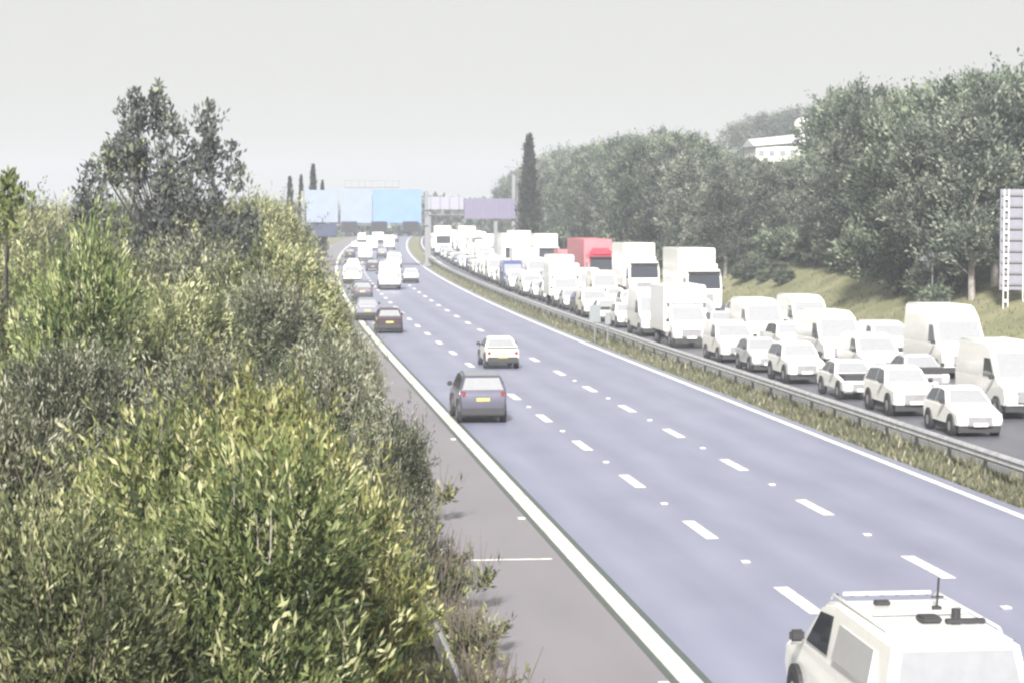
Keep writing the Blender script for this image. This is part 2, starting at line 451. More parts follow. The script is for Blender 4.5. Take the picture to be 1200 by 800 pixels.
PROTO = {}
def shrub_proto(key, name, H, W, mat, bark, n_shoot, per, leafL, leafW, up, out, slen, nl=13, low=.18):
    root = empty(name)
    lobes = []
    for i in range(nl):
        a = 2.4 * i + RNG.normal() * .3
        zz = RNG.uniform(low, .74)
        rr = W * .5 * RNG.uniform(.3, .75) * (1.15 - .7 * zz)
        lobes.append((rr * math.cos(a), rr * math.sin(a), H * zz, W * RNG.uniform(.12, .24), W * RNG.uniform(.12, .24), H * RNG.uniform(.08, .17)))
    lobes.append((RNG.normal() * .3, RNG.normal() * .3, H * .76, W * .2, W * .2, H * .17)); lobes.append((0, 0, H * .4, W * .36, W * .36, H * .3))
    C, D, T = crown_points(lobes, n_shoot, per, slen, up, out, .05 * W / 4)
    k = len(C)
    leaf_object("crown", C, D, RNG.uniform(.45, 1.5, k) * leafL, RNG.uniform(.6, 1.3, k) * leafW, T, mat, root)
    stems(lobes, bark, root, .05 * H / 5)
    PROTO[key] = [root, H, False, W]
def place_plant(key, name, x, y, z, h, wscale, rz, label, cat, group):
    root, H, used, _w = PROTO[key]
    o = root if not used else copy_tree(root)
    PROTO[key][2] = True
    o.name = name
    o.location = (x, y, z)
    s = h / H
    o.scale = (s * wscale, s * wscale, s); o.rotation_euler = (0, 0, rz)
    tag(o, label, cat, group)
    return o
shrub_proto("yel", "shrub", 4.6, 4.2, L_YEL, M_BARK, 4000, 24, 0.138, 0.038, 1.25, .45, .75)
shrub_proto("drk", "shrub", 5.0, 4.2, L_DRK, M_BARK, 3600, 24, 0.114, 0.036, 0.81, .7, .55)
shrub_proto("drk2", "shrub", 5.2, 4.6, L_DRK, M_BARKP, 3200, 24, 0.126, 0.037, 1.12, .5, .7)
shrub_proto("olv", "shrub", 5.2, 4.4, L_OLV, M_BARK, 3500, 24, 0.126, 0.038, 1.12, .55, .7)
shrub_proto("olv2", "shrub", 6.4, 5.2, L_OLV, M_BARK, 3000, 24, 0.145, 0.054, .8, .6, .8)
shrub_proto("lgt", "shrub", 4.6, 3.6, L_LGT, M_BARKP, 3100, 24, 0.144, 0.042, 1.00, .6, .8)

# (photo x, photo y of the top, distance, spread, kind, label)
LEFT = [
    (250, 548, 23.5, .92, "lgt", "fresh green willowy shrub filling the lower middle of the roadside thicket"),
    (410, 520, 27.0, .85, "yel", "yellow green leaved shrub with upright shoots beside the hard shoulder, lower edge of the photo"),
    (60, 585, 22.0, .9, "olv", "olive green broad leaved shrub in the bottom corner of the thicket"),
    (520, 600, 41.0, .6, "olv", "low olive bush leaning over the hard shoulder beside the buried guardrail"),
    (150, 500, 29.0, .85, "lgt", "pale tipped bushy shrub rising behind the olive corner shrub"),
    (330, 470, 31.0, .8, "yel", "pale yellow tipped shrub in the centre of the roadside thicket"),
    (0, 470, 30.0, .9, "drk", "dark leafy shrub at the photo edge above the olive corner shrub"),
    (462, 480, 38.0, .62, "drk2", "grey green bush at the shoulder edge beside the nearest moving dark car"),
    (240, 410, 39.0, .85, "drk", "dark grey green bush with shaded gaps in the thicket's centre"),
    (90, 405, 40.0, .9, "drk2", "grey stemmed dark bush two rows behind the corner shrub"),
    (375, 400, 44.0, .75, "drk", "dark bush between the yellow shrubs and the solid edge line"),
    (75, 292, 45.0, .55, "lgt", "small bright yellow leafed sapling standing out of dark bushes"),
    (425, 395, 52.0, .5, "drk2", "narrow grey green bush hugging the shoulder edge line"),
    (-20, 335, 48.0, .9, "olv", "olive bush at the photo edge under the bare twig"),
    (190, 335, 50.0, .85, "olv", "olive bush below the tall sparse poplar, middle row"),
    (300, 325, 54.0, .8, "drk", "dark tangled bush between poplar and the shoulder"),
    (385, 335, 66.0, .5, "olv", "olive bush at the shoulder beside the stopped traffic's tail"),
    (120, 285, 60.0, .85, "olv2", "large olive bush left of the sparse poplar's foot"),
]
for i, (px, py, dep, ws, key, lab) in enumerate(LEFT):
    p = at_px(px, dep)
    zt = terrain(p.x, p.y)
    q = Vector((p.x, p.y, 0)); dpt = -(CM @ Vector((p.x, p.y, CAM_H))).z
    top = CAM_H - (py - 252) * dpt / F_PX
    hh = max(1.5, top - zt)
    rad = PROTO[key][3] * .5 * ws * hh / PROTO[key][1]
    place_plant(key, "shrub", min(p.x, (1.9 if dep < 36 else 3.0) - rad * .9), p.y, zt - .05, hh, ws, i * 1.7, lab, "shrub", "shrubs of the roadside thicket")
k = 0
for dep, ytop, xs in ((64, 290, (-110, 20, 230, 330)), (78, 268, (-120, -10, 60, 150, 240, 325, 368)), (98, 252, (-90, 0, 70, 140, 205, 270, 330, 360)),
                      (125, 243, (20, 85, 150, 215, 280, 330, 362)), (165, 241, (-5, 60, 130, 200, 262, 320, 366)), (215, 240, (330, 352, 368))):
    for px in xs:
        px += RNG.normal() * 6
        p = at_px(px, dep + RNG.normal() * 3)
        zt = terrain(p.x, p.y); dpt = p.y
        top = CAM_H - (ytop + RNG.normal() * 5 + (38 if px > 350 else 14 if px > 340 else 0) - 252) * dpt / F_PX
        key = ("olv2", "olv", "drk2", "olv2")[k % 4]; k += 1
        rad = PROTO[key][3] * .5 * .95 * (top - zt) / PROTO[key][1]
        place_plant(key, "shrub", min(p.x, 2.9 + shift(p.y) - rad), p.y, zt - .05, top - zt, .95, k * 2.1,
                    {"olv2": "tall olive bush in the back rows of the roadside thicket", "olv": "small leaved olive bush in the back rows of the roadside thicket",
                     "drk2": "grey green bush with pale stems in the back rows of the thicket"}[key], "shrub", "back rows of the roadside thicket")

def plume_tree(px, ytop, dep, wpx, name, label, nplume, mat, seed, ybase=None, group=None):
    """sparse tree whose upright branch ends stand apart so that sky shows between them"""
    p = at_px(px, dep); zt = terrain(p.x, p.y); top = CAM_H - (ytop - 252) * p.y / F_PX
    H = top - zt; W = wpx * p.y / F_PX
    rg = np.random.default_rng(seed)
    root = empty(name, (p.x, p.y, zt - .1)); tag(root, label, "tree", group)
    mb = MB(); mb.tube([(0, 0, -.3), (.05, .1, H * .3), (-.05, 0, H * .55), (.1, 0, H * .78)], [.17, .13, .09, .03], 8)
    Cs, Ds, Ts = [], [], []
    for i in range(nplume):
        a = rg.uniform(0, 2 * math.pi); r = math.sqrt(rg.uniform(0, 1)) * W * .5
        x, y = r * math.cos(a), r * math.sin(a) * .8
        zt_ = H * (1 - .34 * (2 * r / W) ** 2.6) * rg.uniform(.88, 1.0) - (0 if i else 0)
        l = rg.uniform(.6, 1.5) * H / 11
        z0 = zt_ - l
        if i % 2: z0 = rg.uniform(H * .38, max(H * .45, zt_ - l))
        mb.tube([(0, 0, min(z0 * .6, H * .5)), (x * .6, y * .6, z0 * .86), (x, y, z0), (x * 1.05, y * 1.05, z0 + l)], [.035, .025, .016, .006], 5)
        n = 105
        t = rg.uniform(0, 1, n)
        wid = .26 * np.sin(np.clip(t * .9 + .1, 0, 1) * math.pi) ** .7
        C = np.stack([x * (1 + .06 * t) + rg.normal(size=n) * wid, y * (1 + .06 * t) + rg.normal(size=n) * wid, z0 + t * l], 1)
        Cs.append(C); Ds.append(np.array([0, 0, .9]) + rg.normal(size=(n, 3)) * .6); Ts.append(rg.normal(.42, .12) + rg.normal(0, .16, n))
    C = np.concatenate(Cs); n = len(C)
    leaf_object("crown", C, np.concatenate(Ds), rg.uniform(.16, .30, n), rg.uniform(.07, .13, n), np.concatenate(Ts), mat, root)
    mb.build("trunk", M_BARKD, root, smooth=True)
plume_tree(196, 93, 72, 205, "poplar_tree", "tall sparse poplar with sky showing between its upright branches", 96, L_PUR, 5)
plume_tree(4, 188, 52, 60, "sapling_tree", "thin sapling with few leaves at the photo edge above the thicket", 9, L_LGT, 8)

def conifer(px, ytop, dep, wpx, name, label, group=None, seed=1, zbase=None):
    p = at_px(px, dep); X = p.x - shift(p.y); zt = terrain(X, p.y); top = CAM_H - (ytop - 252) * p.y / F_PX
    H = top - zt; W = wpx * p.y / F_PX
    rg = np.random.default_rng(seed)
    root = empty(name, (p.x, p.y, zt - .1)); tag(root, label, "tree", group)
    n = 3600
    t = rg.uniform(.06, 1, n); a = rg.uniform(0, 2 * math.pi, n)
    r = W * .5 * np.clip(1 - t, 0, 1) ** .72 * (.72 + .35 * np.sin(a * 3 + t * 40)) * rg.uniform(.5, 1.05, n)
    C = np.stack([r * np.cos(a), r * np.sin(a), t * H], 1)
    D = np.stack([np.cos(a) * .5, np.sin(a) * .5, np.ones(n) * .9], 1) + rg.normal(size=(n, 3)) * .3
    leaf_object("crown", C, D, rg.uniform(.3, .6, n) * W / 3.2, rg.uniform(.12, .24, n) * W / 3.2, rg.normal(.45, .25, n), L_CON, root)
    MB().tube([(0, 0, -.3), (0, 0, H * .5), (0, 0, H * .93)], [.22, .14, .03], 7).build("trunk", M_BARK, root, smooth=True)
conifer(367, 194, 300, 22, "conifer_tree", "tallest of three dark conifer tips left of the blue signs", None, 2)
conifer(353, 206, 302, 17, "conifer_tree", "dark conifer tip in the middle of three left of the blue signs", None, 3)
conifer(340, 208, 298, 20, "conifer_tree", "dark conifer tip farthest from the blue signs", None, 4)
conifer(378, 212, 304, 16, "conifer_tree", "lowest dark conifer tip beside the blue sign's corner", None, 6)

# --- the wood on the far bank
def wood_proto(key, H, W, mat, n_shoot, per, leaf, bark, up):
    root = empty("tree")
    lobes = []
    for i in range(13):
        a = 2 * math.pi * i / 6.5 + RNG.normal() * .4
        zz = .22 + .62 * (i / 13) + RNG.normal() * .04
        rr = W * .5 * RNG.uniform(.3, .62) * (1.15 - .7 * max(0, zz - .3))
        lobes.append((rr * math.cos(a), rr * math.sin(a), H * zz, W * RNG.uniform(.17, .27), W * RNG.uniform(.17, .27), H * RNG.uniform(.08, .15)))
    lobes.append((0, 0, H * .84, W * .22, W * .22, H * .12)); lobes.append((0, 0, H * .5, W * .3, W * .3, H * .26))
    C, D, T = crown_points(lobes, n_shoot, per, .9, up, .6, .16)
    k = len(C)
    leaf_object("crown", C, D, RNG.uniform(.6, 1.3, k) * leaf, RNG.uniform(.6, 1.3, k) * leaf * .42, T, mat, root)
    mb = MB(); mb.tube([(0, 0, -.4), (.1, 0, H * .3), (0, .1, H * .6), (0, 0, H * .85)], [.2, .16, .09, .03], 7)
    for l in lobes[:9]: mb.tube([(0, 0, l[2] * .55), (l[0] * .6, l[1] * .6, l[2] * .85), l[:3]], [.09, .06, .02], 5)
    mb.build("trunk", bark, root, smooth=True)
    PROTO[key] = [root, H, False, W]
wood_proto("w1", 11, 6.2, L_WD, 760, 22, 0.32, M_BARK, 1.0)
wood_proto("w2", 12, 5.2, L_WD2, 760, 22, 0.3, M_BARKP, 1.2)
wood_proto("w3", 10, 7.0, L_WD, 820, 22, 0.33, M_BARK, .7)
wood_proto("w4", 12.5, 6.0, L_WD2, 780, 22, 0.32, M_BARKP, .9)
SKY_LINE = [(470, 238), (520, 232), (560, 224), (600, 200), (640, 184), (700, 172), (760, 156), (800, 152), (835, 152), (862, 166), (885, 182), (950, 186), (962, 140), (985, 112), (1010, 104),
            (1040, 108), (1065, 112), (1090, 96), (1115, 94), (1135, 104), (1160, 94), (1200, 84), (1300, 76), (1500, 60)]
def sky_y(x):
    if x <= SKY_LINE[0][0]: return SKY_LINE[0][1]
    for (a, ya), (b, yb) in zip(SKY_LINE, SKY_LINE[1:]):
        if a <= x <= b: return ya + (yb - ya) * (x - a) / (b - a)
    return SKY_LINE[-1][1]
HOUSE_Y = 330
rr = random.Random(3)
wk = 0
NM = {"w1": ("green", "birch_tree"), "w2": ("grey green narrow", "ash_tree"), "w3": ("broad green", "oak_tree"), "w4": ("tall grey green", "ash_tree")}
for X, y0, y1, gap, drop in ((39.8, 100, 540, 6.0, 26), (43.5, 98, 540, 6.6, 4), (49, 100, 540, 7.4, 0), (57, 105, 320, 12, 0)):
    y = y0 + rr.uniform(0, 4)
    while y < y1:
        xx = X + rr.uniform(-1.2, 1.2)
        wx, wz = xx + shift(y), terrain(xx, y)
        px, pyb = proj((wx, y, wz))
        g = gap * (1 + (y - 100) / 420)
        y += g * rr.uniform(.8, 1.2)
        # an open grassy slope below the wood
        if 905 < px < 1055 and X < 41: continue
        if X == 57 and px > 1350: continue
        if px > 1420 or px < 500: continue
        if X < 46 and y < 121 and px > 1120: continue
        rp = 3.2 * F_PX / y
        ys = max(sky_y(px - rp * (1.25 if px < 1030 else .8)), sky_y(px), sky_y(px + rp * .6)) - (6 if not 820 < px < 1010 else 0) + drop * rr.uniform(.3, 1.6) + rr.uniform(-3, 12) * (.8 if X > 42 else 1)
        dpt = -(CM @ Vector((wx, y, wz))).z
        top = CAM_H - (ys - 252) * dpt / F_PX
        h = min(top - wz, 17)
        if h < 2.6: continue
        key = ("w1", "w2", "w3", "w4")[rr.randrange(4)]
        anchor = ("between road sign and grassy slope" if px > 1055 else "above the open grassy slope" if px > 965 else
                  "below the white hillside building" if px > 860 else "behind the tall white lorry" if px > 745 else
                  "behind the red lorry" if px > 635 else "on the bank near the gantry")
        wid = {"w1": 1.15, "w2": 1.2, "w3": 1.0, "w4": 1.15}[key] * max(1.0, min(1.6, 9 / h))
        place_plant(key, NM[key][1], wx, y, wz - .1, h, wid, rr.uniform(0, 6.28),
                    f"{NM[key][0]} woodland tree {anchor}" + (", front row" if X < 41 else ", second row" if X < 45 else ", back rows"), "tree", "trees of the wood on the far bank")
        wk += 1
conifer(620, 160, 285, 40, "cypress_tree", "dark pointed cypress spire standing above the far wood", None, 9)
# the hillside wood behind the white building
for i, (px, yt, dep) in enumerate(((868, 140, 470), (884, 134, 480), (900, 130, 465), (917, 130, 480), (934, 124, 470), (951, 121, 480), (968, 118, 470), (985, 116, 480))):
    p = at_px(px, dep); X = p.x - shift(p.y); zt = terrain(X, p.y); top = CAM_H - (yt - 252) * p.y / F_PX
    place_plant(("w2", "w4")[i % 2], "hill_tree", p.x, p.y, zt - .2, top - zt, 1.6, i * 1.3, "hazy grey purple tree on the hilltop behind the white building", "tree", "hilltop trees behind the white building")
# scrub on the bank
shrub_proto("scr", "bush", 2.6, 3.2, L_WD, M_BARK, 420, 14, .26, .11, .6, .7, .5)
rb = random.Random(5)
for i in range(44):
    px = rb.uniform(560, 1230)
    X = rb.uniform(38.0, 40.5)
    y = lane_at(px, X)
    if 920 < px < 1060 or px > 1135: continue
    if y < 90 or y > 430: continue
    h = rb.uniform(.8, 2.3)
    place_plant("scr", "bush", X + shift(y), y, terrain(X, y) - .05, h, rb.uniform(1, 1.5), rb.uniform(0, 6), "low rough bush along the foot of the wooded bank", "bush", "bushes along the foot of the bank")

for i in range(16):
    px = 880 + i * 12 + rb.uniform(-5, 5); X = rb.uniform(41.6, 42.6); y = lane_at(px, X)
    place_plant("scr", "bush", X + shift(y), y, terrain(X, y) - .05, rb.uniform(1.8, 3.0), rb.uniform(1, 1.4), rb.uniform(0, 6), "rough bush at the upper edge of the open grassy slope", "bush", "bushes above the grassy slope")
shrub_proto("weed", "weed_clump", .7, 1.1, L_OLV, M_BARK, 150, 10, .16, .05, .9, .5, .3, 7)
for i in range(17):
    y = 27 + i * 1.9 + rb.uniform(-.5, .5); X = 3.0 + rb.uniform(-.15, .15)
    place_plant("weed", "weed_clump", X, y, -.02, rb.uniform(.3, .7), rb.uniform(.9, 1.3), rb.uniform(0, 6), "low clump of weeds growing over the edge of the hard shoulder", "weeds", "weeds along the shoulder edge")

# far-off wood that closes the road's end
def distant_wood():
    Cs = []
    for px in np.arange(300, 900, 7):
        for dep in (560, 640, 740):
            p = at_px(px + RNG.uniform(-4, 4), dep)
            top = CAM_H + (252 - (238 - 6 * math.sin(px * .03) - max(0, px - 520) * .05 + RNG.uniform(-3, 5))) * dep / F_PX
            n = 130
            z = RNG.uniform(-1, 1, n) ** 3
            C = np.stack([p.x + RNG.normal(size=n) * 2.2, p.y + RNG.normal(size=n) * 5, np.clip(RNG.uniform(0, 1, n), 0, 1) * (top - 1) + 1 + RNG.normal(size=n) * .4], 1)
            Cs.append(C)
    C = np.concatenate(Cs); n = len(C)
    o = leaf_object("distant_wood", C, np.array([0, 0, .7]) + RNG.normal(size=(n, 3)) * .6, RNG.uniform(1.2, 2.4, n), RNG.uniform(.8, 1.5, n), RNG.normal(.5, .2, n), L_WD2)
    tag(o, "hazy far-off wood closing the view at the motorway's end", "wood", kind="stuff")
distant_wood()

# grass in the central reserve and along both verges
def grass():
    Cs = []
    def patch(n, X0, X1, y0, y1):
        u = RNG.uniform(0, 1, n)
        y = 1 / (1 / y0 + (1 / y1 - 1 / y0) * u)
        X = RNG.uniform(X0, X1, n)
        k = np.where(RNG.uniform(0, 1, n) < .6, 1, 1)
        Cs.append(np.array([(x + shift(yy), yy, terrain(x, yy) - .05) for x, yy in zip(X, y)]))
    patch(26000, EDGE_R + .5, RAIL_X + .75, 30, 300)
    patch(8000, 34.7, 42.5, 95, 330)
    patch(3500, 1.9, 3.05, 28, 120)
    C = np.concatenate(Cs); n = len(C)
    # grass grows in tussocks
    tus = (np.sin(C[:, 1] * 1.7 + C[:, 0] * 3) * .5 + .5) * .6 + .5
    o = leaf_object("grass", C, np.array([0, 0, 1.0]) + RNG.normal(size=(n, 3)) * .35, RNG.uniform(.12, .42, n) * tus, RNG.uniform(.03, .075, n), RNG.normal(.5, .22, n), L_GRS)
    tag(o, "dry rough grass of the central reserve and verges", "grass", kind="stuff")
grass()

# ------------------------------------------------------------------ barriers, studs, signs, gantries
def guardrail(X, y0, y1, zt, name, label, post_gap, tilt=0, n_max=95, sign=-1):
    root = empty(name, (X + shift(y0), y0, rise(y0))); tag(root, label, "barrier")
    mb = MB(); ys = [y0 + (y1 - y0) * i / 90 for i in range(91)]
    sec = [(0, zt), (sign * .04, zt - .03), (sign * .08, zt - .08), (sign * .02, zt - .15), (sign * .08, zt - .22), (sign * .04, zt - .28), (0, zt - .31), (-sign * .03, zt - .31), (-sign * .03, zt)]
    n = len(sec)
    vs = [(X + a + shift(y) - root.location.x, y - y0, rise(y) + b - root.location.z) for y in ys for a, b in sec]
    fs = [(i * n + k, i * n + (k + 1) % n, (i + 1) * n + (k + 1) % n, (i + 1) * n + k) for i in range(90) for k in range(n)]
    mb.add(vs, fs); mb.build("beam", M_GALV, root, smooth=True)
    post = None; y = y0 + 1; c = 0
    while y < y1 and c < n_max:
        if post is None:
            post = MB().box((0, 0, (zt - .04) / 2 - .1), (.07, .13, zt - .04 + .2)).box((-.03 * -sign, 0, zt - .16), (.05, .1, .2)).data("post", M_POSTS)
        o = link("post", post, root)
        o.location = (X + .09 * -sign + shift(y) - root.location.x, y - y0, rise(y) - root.location.z)
        y += post_gap; c += 1
    return root
guardrail(RAIL_X, 40, 330, .78, "crash_barrier", "long grey steel crash barrier on posts along the grassy central reserve", 3.1)
guardrail(2.62, 24, 60, .70, "crash_barrier", "pale steel crash barrier half buried in shrubs at the hard shoulder", 3.2, sign=1)

stud = None
def studs(X, ys, label, group):
    global stud
    for y in ys:
        if stud is None:
            stud = MB().box((0, 0, .012), (.16, .2, .022)).box((0, -.05, .026), (.1, .06, .016)).data("road_stud", M_WHITE, bevel=.004)
        o = link("road_stud", stud); o.location = (X + shift(y), y, rise(y) + .005)
        tag(o, label, "road stud", group)
studs(L1, [dash0 + 4.7 + 9 * k for k in range(-1, 6)], "white road stud in a gap between dashes of the slow lane's line", "studs of the slow lane line")
studs(L2, [dash0 + 8.1 + 9 * k for k in range(-1, 6)], "white road stud in a gap between dashes of the fast lane's line", "studs of the fast lane line")
studs(EDGE_L - .42, [Y0_ - 7.5 + 18 * k for k in range(0, 3)], "road stud against the solid edge line of the hard shoulder", "studs of the edge line")
# pale marker posts along the edge of the hard shoulder
mk = None
for i, (px, py) in enumerate(((562, 785), (545, 742), (531, 712), (522, 690), (537, 660))):
    X, y = on_ground(px, py)
    if mk is None:
        mk = MB().box((0, 0, .03), (.16, .34, .06)).box((0, .02, .065), (.12, .26, .02)).data("kerb_stone", M_STONE, bevel=.012)
    o = link("kerb_stone", mk); o.location = (X + shift(y), y, .0); o.rotation_euler = (0, 0, .2 * i)
    tag(o, "pale loose stone lying at the thicket's edge of the hard shoulder", "stone", "pale stones along the shoulder edge")

def truss(mb, x0, x1, y, z0, z1, d):
    for yy in (y - d / 2, y + d / 2):
        for z in (z0, z1): mb.tube([(x0, yy, z), (x1, yy, z)], .07, 6)
        n = max(2, int((x1 - x0) / 1.3))
        for i in range(n):
            a, b = x0 + (x1 - x0) * i / n, x0 + (x1 - x0) * (i + 1) / n
            mb.tube([(a, yy, z0 if i % 2 else z1), (b, yy, z1 if i % 2 else z0)], .04, 5)
def px_at(px, py, depth):
    d = ray(px, py); p = cam.location + d * (depth / d.y); return p

def front_gantry():
    D = 282
    base = px_at(428, 300, D)
    z0 = rise(D)
    root = empty("sign_gantry", (base.x, D, z0)); tag(root, "sign gantry across the moving lanes with large pale blue direction signs", "gantry")
    lx = lambda px: px_at(px, 250, D).x - base.x
    lz = lambda py: px_at(428, py, D).z - z0
    for px in (355, 500):
        m = MB(); m.box((lx(px), .35, lz(224) / 2), (.45, .45, lz(224))); m.box((lx(px), .35, .2), (1.0, 1.0, .4)); m.build("leg", M_POLE, root, bevel=.03)
    m = MB(); truss(m, lx(352), lx(503), .35, lz(264), lz(246), .8); m.build("truss", M_POLE, root)
    for px0, px1, py0, py1, mat in ((359, 396, 223, 261, M_SIGNL), (399, 436, 222, 262, M_SIGNL), (436.6, 494, 222, 262, M_SIGNB)):
        s = MB().box(((lx(px0) + lx(px1)) / 2, -.2, (lz(py0) + lz(py1)) / 2), (lx(px1) - lx(px0), .1, lz(py0) - lz(py1))).build("sign_panel", mat, root, bevel=.03)
    for px in (409, 444, 481):
        g = MB().box((lx(px), -.25, lz(266)), (2.0, .35, 1.35)).build("lane_signal", M_MATRIX, root, bevel=.04)
        MB().box((lx(px), -.43, lz(266)), (1.7, .02, 1.05)).build("display", M_TRIM, g)
    MB().box(((lx(361) + lx(396)) / 2, -.12, lz(270)), (3.3, .3, 1.6)).build("lane_signal", M_MATRIX, root, bevel=.04)
    m = MB(); m.box(((lx(404) + lx(468)) / 2, .3, lz(220)), (lx(468) - lx(404), .7, .14))
    for i in range(9): m.box((lx(404) + (lx(468) - lx(404)) * i / 8, -.02, lz(220) + .45), (.05, .05, .85))
    m.box(((lx(404) + lx(468)) / 2, -.02, lz(220) + .85), (lx(468) - lx(404), .06, .06)); m.build("walkway", M_POLE, root)
front_gantry()
def back_gantry():
    D = 310
    base = px_at(550, 300, D); z0 = rise(D)
    root = empty("sign_gantry", (base.x, D, z0)); tag(root, "gantry across the queue seen from behind with grey sign backs", "gantry")
    lx = lambda px: px_at(px, 250, D).x - base.x
    lz = lambda py: px_at(550, py, D).z - z0
    for px in (503, 581, 602):
        h = lz(205 if px == 602 else 236)
        MB().box((lx(px), .3, h / 2), (.5, .5, h)).box((lx(px), .3, .2), (1, 1, .4)).build("leg", M_POLE, root, bevel=.03)
    m = MB(); truss(m, lx(500), lx(604), .3, lz(252), lz(238), .9); m.build("truss", M_POLE, root)
    for px0, px1, py0, py1, mat in ((499, 543, 231, 246, M_BACKG), (544, 604, 233, 257, M_BACKD)):
        p = MB().box(((lx(px0) + lx(px1)) / 2, -.3, (lz(py0) + lz(py1)) / 2), (lx(px1) - lx(px0), .14, lz(py0) - lz(py1))).build("sign_panel", mat, root, bevel=.03)
        b = MB()
        for i in range(4): b.box((lx(px0) + (lx(px1) - lx(px0)) * (i + .5) / 4, -.42, (lz(py0) + lz(py1)) / 2), (.1, .1, lz(py0) - lz(py1) - .2))
        b.build("stiffener", M_POLE, p)
back_gantry()

def sign_back():
    """large roadside sign seen from behind, on two lattice posts"""
    D = 117
    p = px_at(1188, 352, D); X = p.x - shift(D); zt = terrain(X, D)
    root = empty("road_sign", (p.x, D, zt)); tag(root, "back of a tall road sign on pale lattice posts before the wood", "road sign")
    lx = lambda px: px_at(px, 250, D).x - p.x
    lz = lambda py: px_at(1188, py, D).z - zt
    zt_, zb = lz(222), lz(340)
    MB().box((lx(1190), .12, (zt_ + zb) / 2), (lx(1206) - lx(1172), .06, zt_ - zb)).build("sign_panel", M_BACK, root, bevel=.01)
    for px in (1179, 1202):
        m = MB()
        for dx in (-.13, .13): m.tube([(lx(px) + dx, -.08, -.3), (lx(px) + dx, -.08, zt_)], .035, 6)
        k = 0; z = .2
        while z < zt_:
            m.box((lx(px), -.08, z), (.30, .07, .16)); z += .62; k += 1
        m.build("lattice_post", M_BACKL, root)
    m = MB()
    for i in range(9): m.box((lx(1190), -.0, zb + (zt_ - zb) * (i + .5) / 9), (lx(1206) - lx(1174), .06, .1))
    m.build("rail", M_POLE, root)
sign_back()

def lamp_column(px, ytop, ybase, X, label, arm=1.6, thick=.09):
    y = lane_at(px, X); zt = terrain(X, y) if X > 35 else rise(y)
    dpt = -(CM @ Vector((X + shift(y), y, zt))).z
    h = CAM_H - (ytop - 252) * dpt / F_PX - zt
    root = empty("street_lamp", (X + shift(y), y, zt)); tag(root, label, "street lamp")
    MB().tube([(0, 0, -.2), (0, 0, 1.2), (0, 0, 1.25), (0, 0, h * .96), (-arm * .15, 0, h * .99), (-arm, 0, h)], [thick * 1.5, thick * 1.5, thick, thick * .7, thick * .6, thick * .5], 8).build("pole", M_POLE, root, smooth=True)
    MB().box((-arm - .25, 0, h), (.75, .28, .14)).build("lamp_head", M_POLE, root, bevel=.04)
lamp_column(606, 196, 290, 36.2, "grey lamp column beside the dark cypress spire")
def small_sign(px, py, X, h, w, hh, label, mat, cat="sign", face=-1):
    y = lane_at(px, X); zt = terrain(X, y) if X > 35 else rise(y)
    root = empty("sign_post", (X + shift(y), y, zt)); tag(root, label, cat)
    MB().tube([(0, 0, -.2), (0, 0, h)], .05, 8).build("post", M_POLE, root, smooth=True)
    MB().box((0, face * .07, h - hh / 2), (w, .03, hh)).build("sign_plate", mat, root, bevel=.008)
small_sign(1092, 345, 38.5, 3.6, 1.6, .45, "slim post with a flat plate on top before the wood", M_POLE)
small_sign(697, 412, 18.1, 2.0, .62, .95, "small pale marker sign on a post in the central reserve", M_MARK)
small_sign(712, 405, 18.3, 1.6, .3, .5, "narrow post with a tiny plate beside the marker sign", M_MARK)

def hill_house():
    p0, p1 = px_at(886, 178, HOUSE_Y), px_at(960, 178, HOUSE_Y)
    X = (p0.x + p1.x) / 2; zt = terrain(X - shift(HOUSE_Y), HOUSE_Y)
    top = px_at(925, 158, HOUSE_Y).z; eave = px_at(925, 172, HOUSE_Y).z
    w = p1.x - p0.x
    root = empty("hillside_building", (X, HOUSE_Y, zt - 1)); tag(root, "long white roofed building on the hill among trees, with round dome", "building")
    h = eave - zt + 1; rt = top - zt + 1
    MB().box((0, 4, h / 2), (w, 8, h)).build("wall", M_WALL, root)
    a, b = w / 2 + .4, 0
    vs = [(-a, -.5, h), (a, -.5, h + .9), (a, 8.5, h + .9), (-a, 8.5, h), (-a, 4, rt - .6), (a, 4, rt + .5)]
    MB().add(vs, [(0, 1, 5, 4), (3, 4, 5, 2), (0, 4, 3), (1, 2, 5), (0, 3, 2, 1)]).build("roof", M_ROOF, root)
    for i in range(6):
        f = MB().box((-w / 2 + w * (i + .5) / 6, -.04, h - 1.0), (1.0, .1, 1.0)).build("window", M_BACKL, root)
        MB().box((-w / 2 + w * (i + .5) / 6, -.1, h - 1.0), (.85, .03, .85)).build("pane", M_MARK, f)
    # white dome on its drum
    dx = px_at(944, 147, HOUSE_Y).x - X; dz = px_at(944, 147, HOUSE_Y).z - zt + 1
    r = 10 * HOUSE_Y / F_PX
    m = MB(); n = 20; vs = []; fs = []
    for i in range(11):
        th = math.pi * i / 10
        vs += [(dx + r * math.sin(th) * math.cos(2 * math.pi * k / n), 2 + r * math.sin(th) * math.sin(2 * math.pi * k / n), dz + r * math.cos(th)) for k in range(n)]
    fs = [(i * n + k, (i + 1) * n + k, (i + 1) * n + (k + 1) % n, i * n + (k + 1) % n) for i in range(10) for k in range(n)]
    m.add(vs, fs); d = m.build("dome", M_WHITE, root, smooth=True)
    MB().tube([(dx, 2, dz - r * 3.2), (dx, 2, dz - r * .7)], r * .55, 14).build("drum", M_WALL, d, smooth=True)
hill_house()

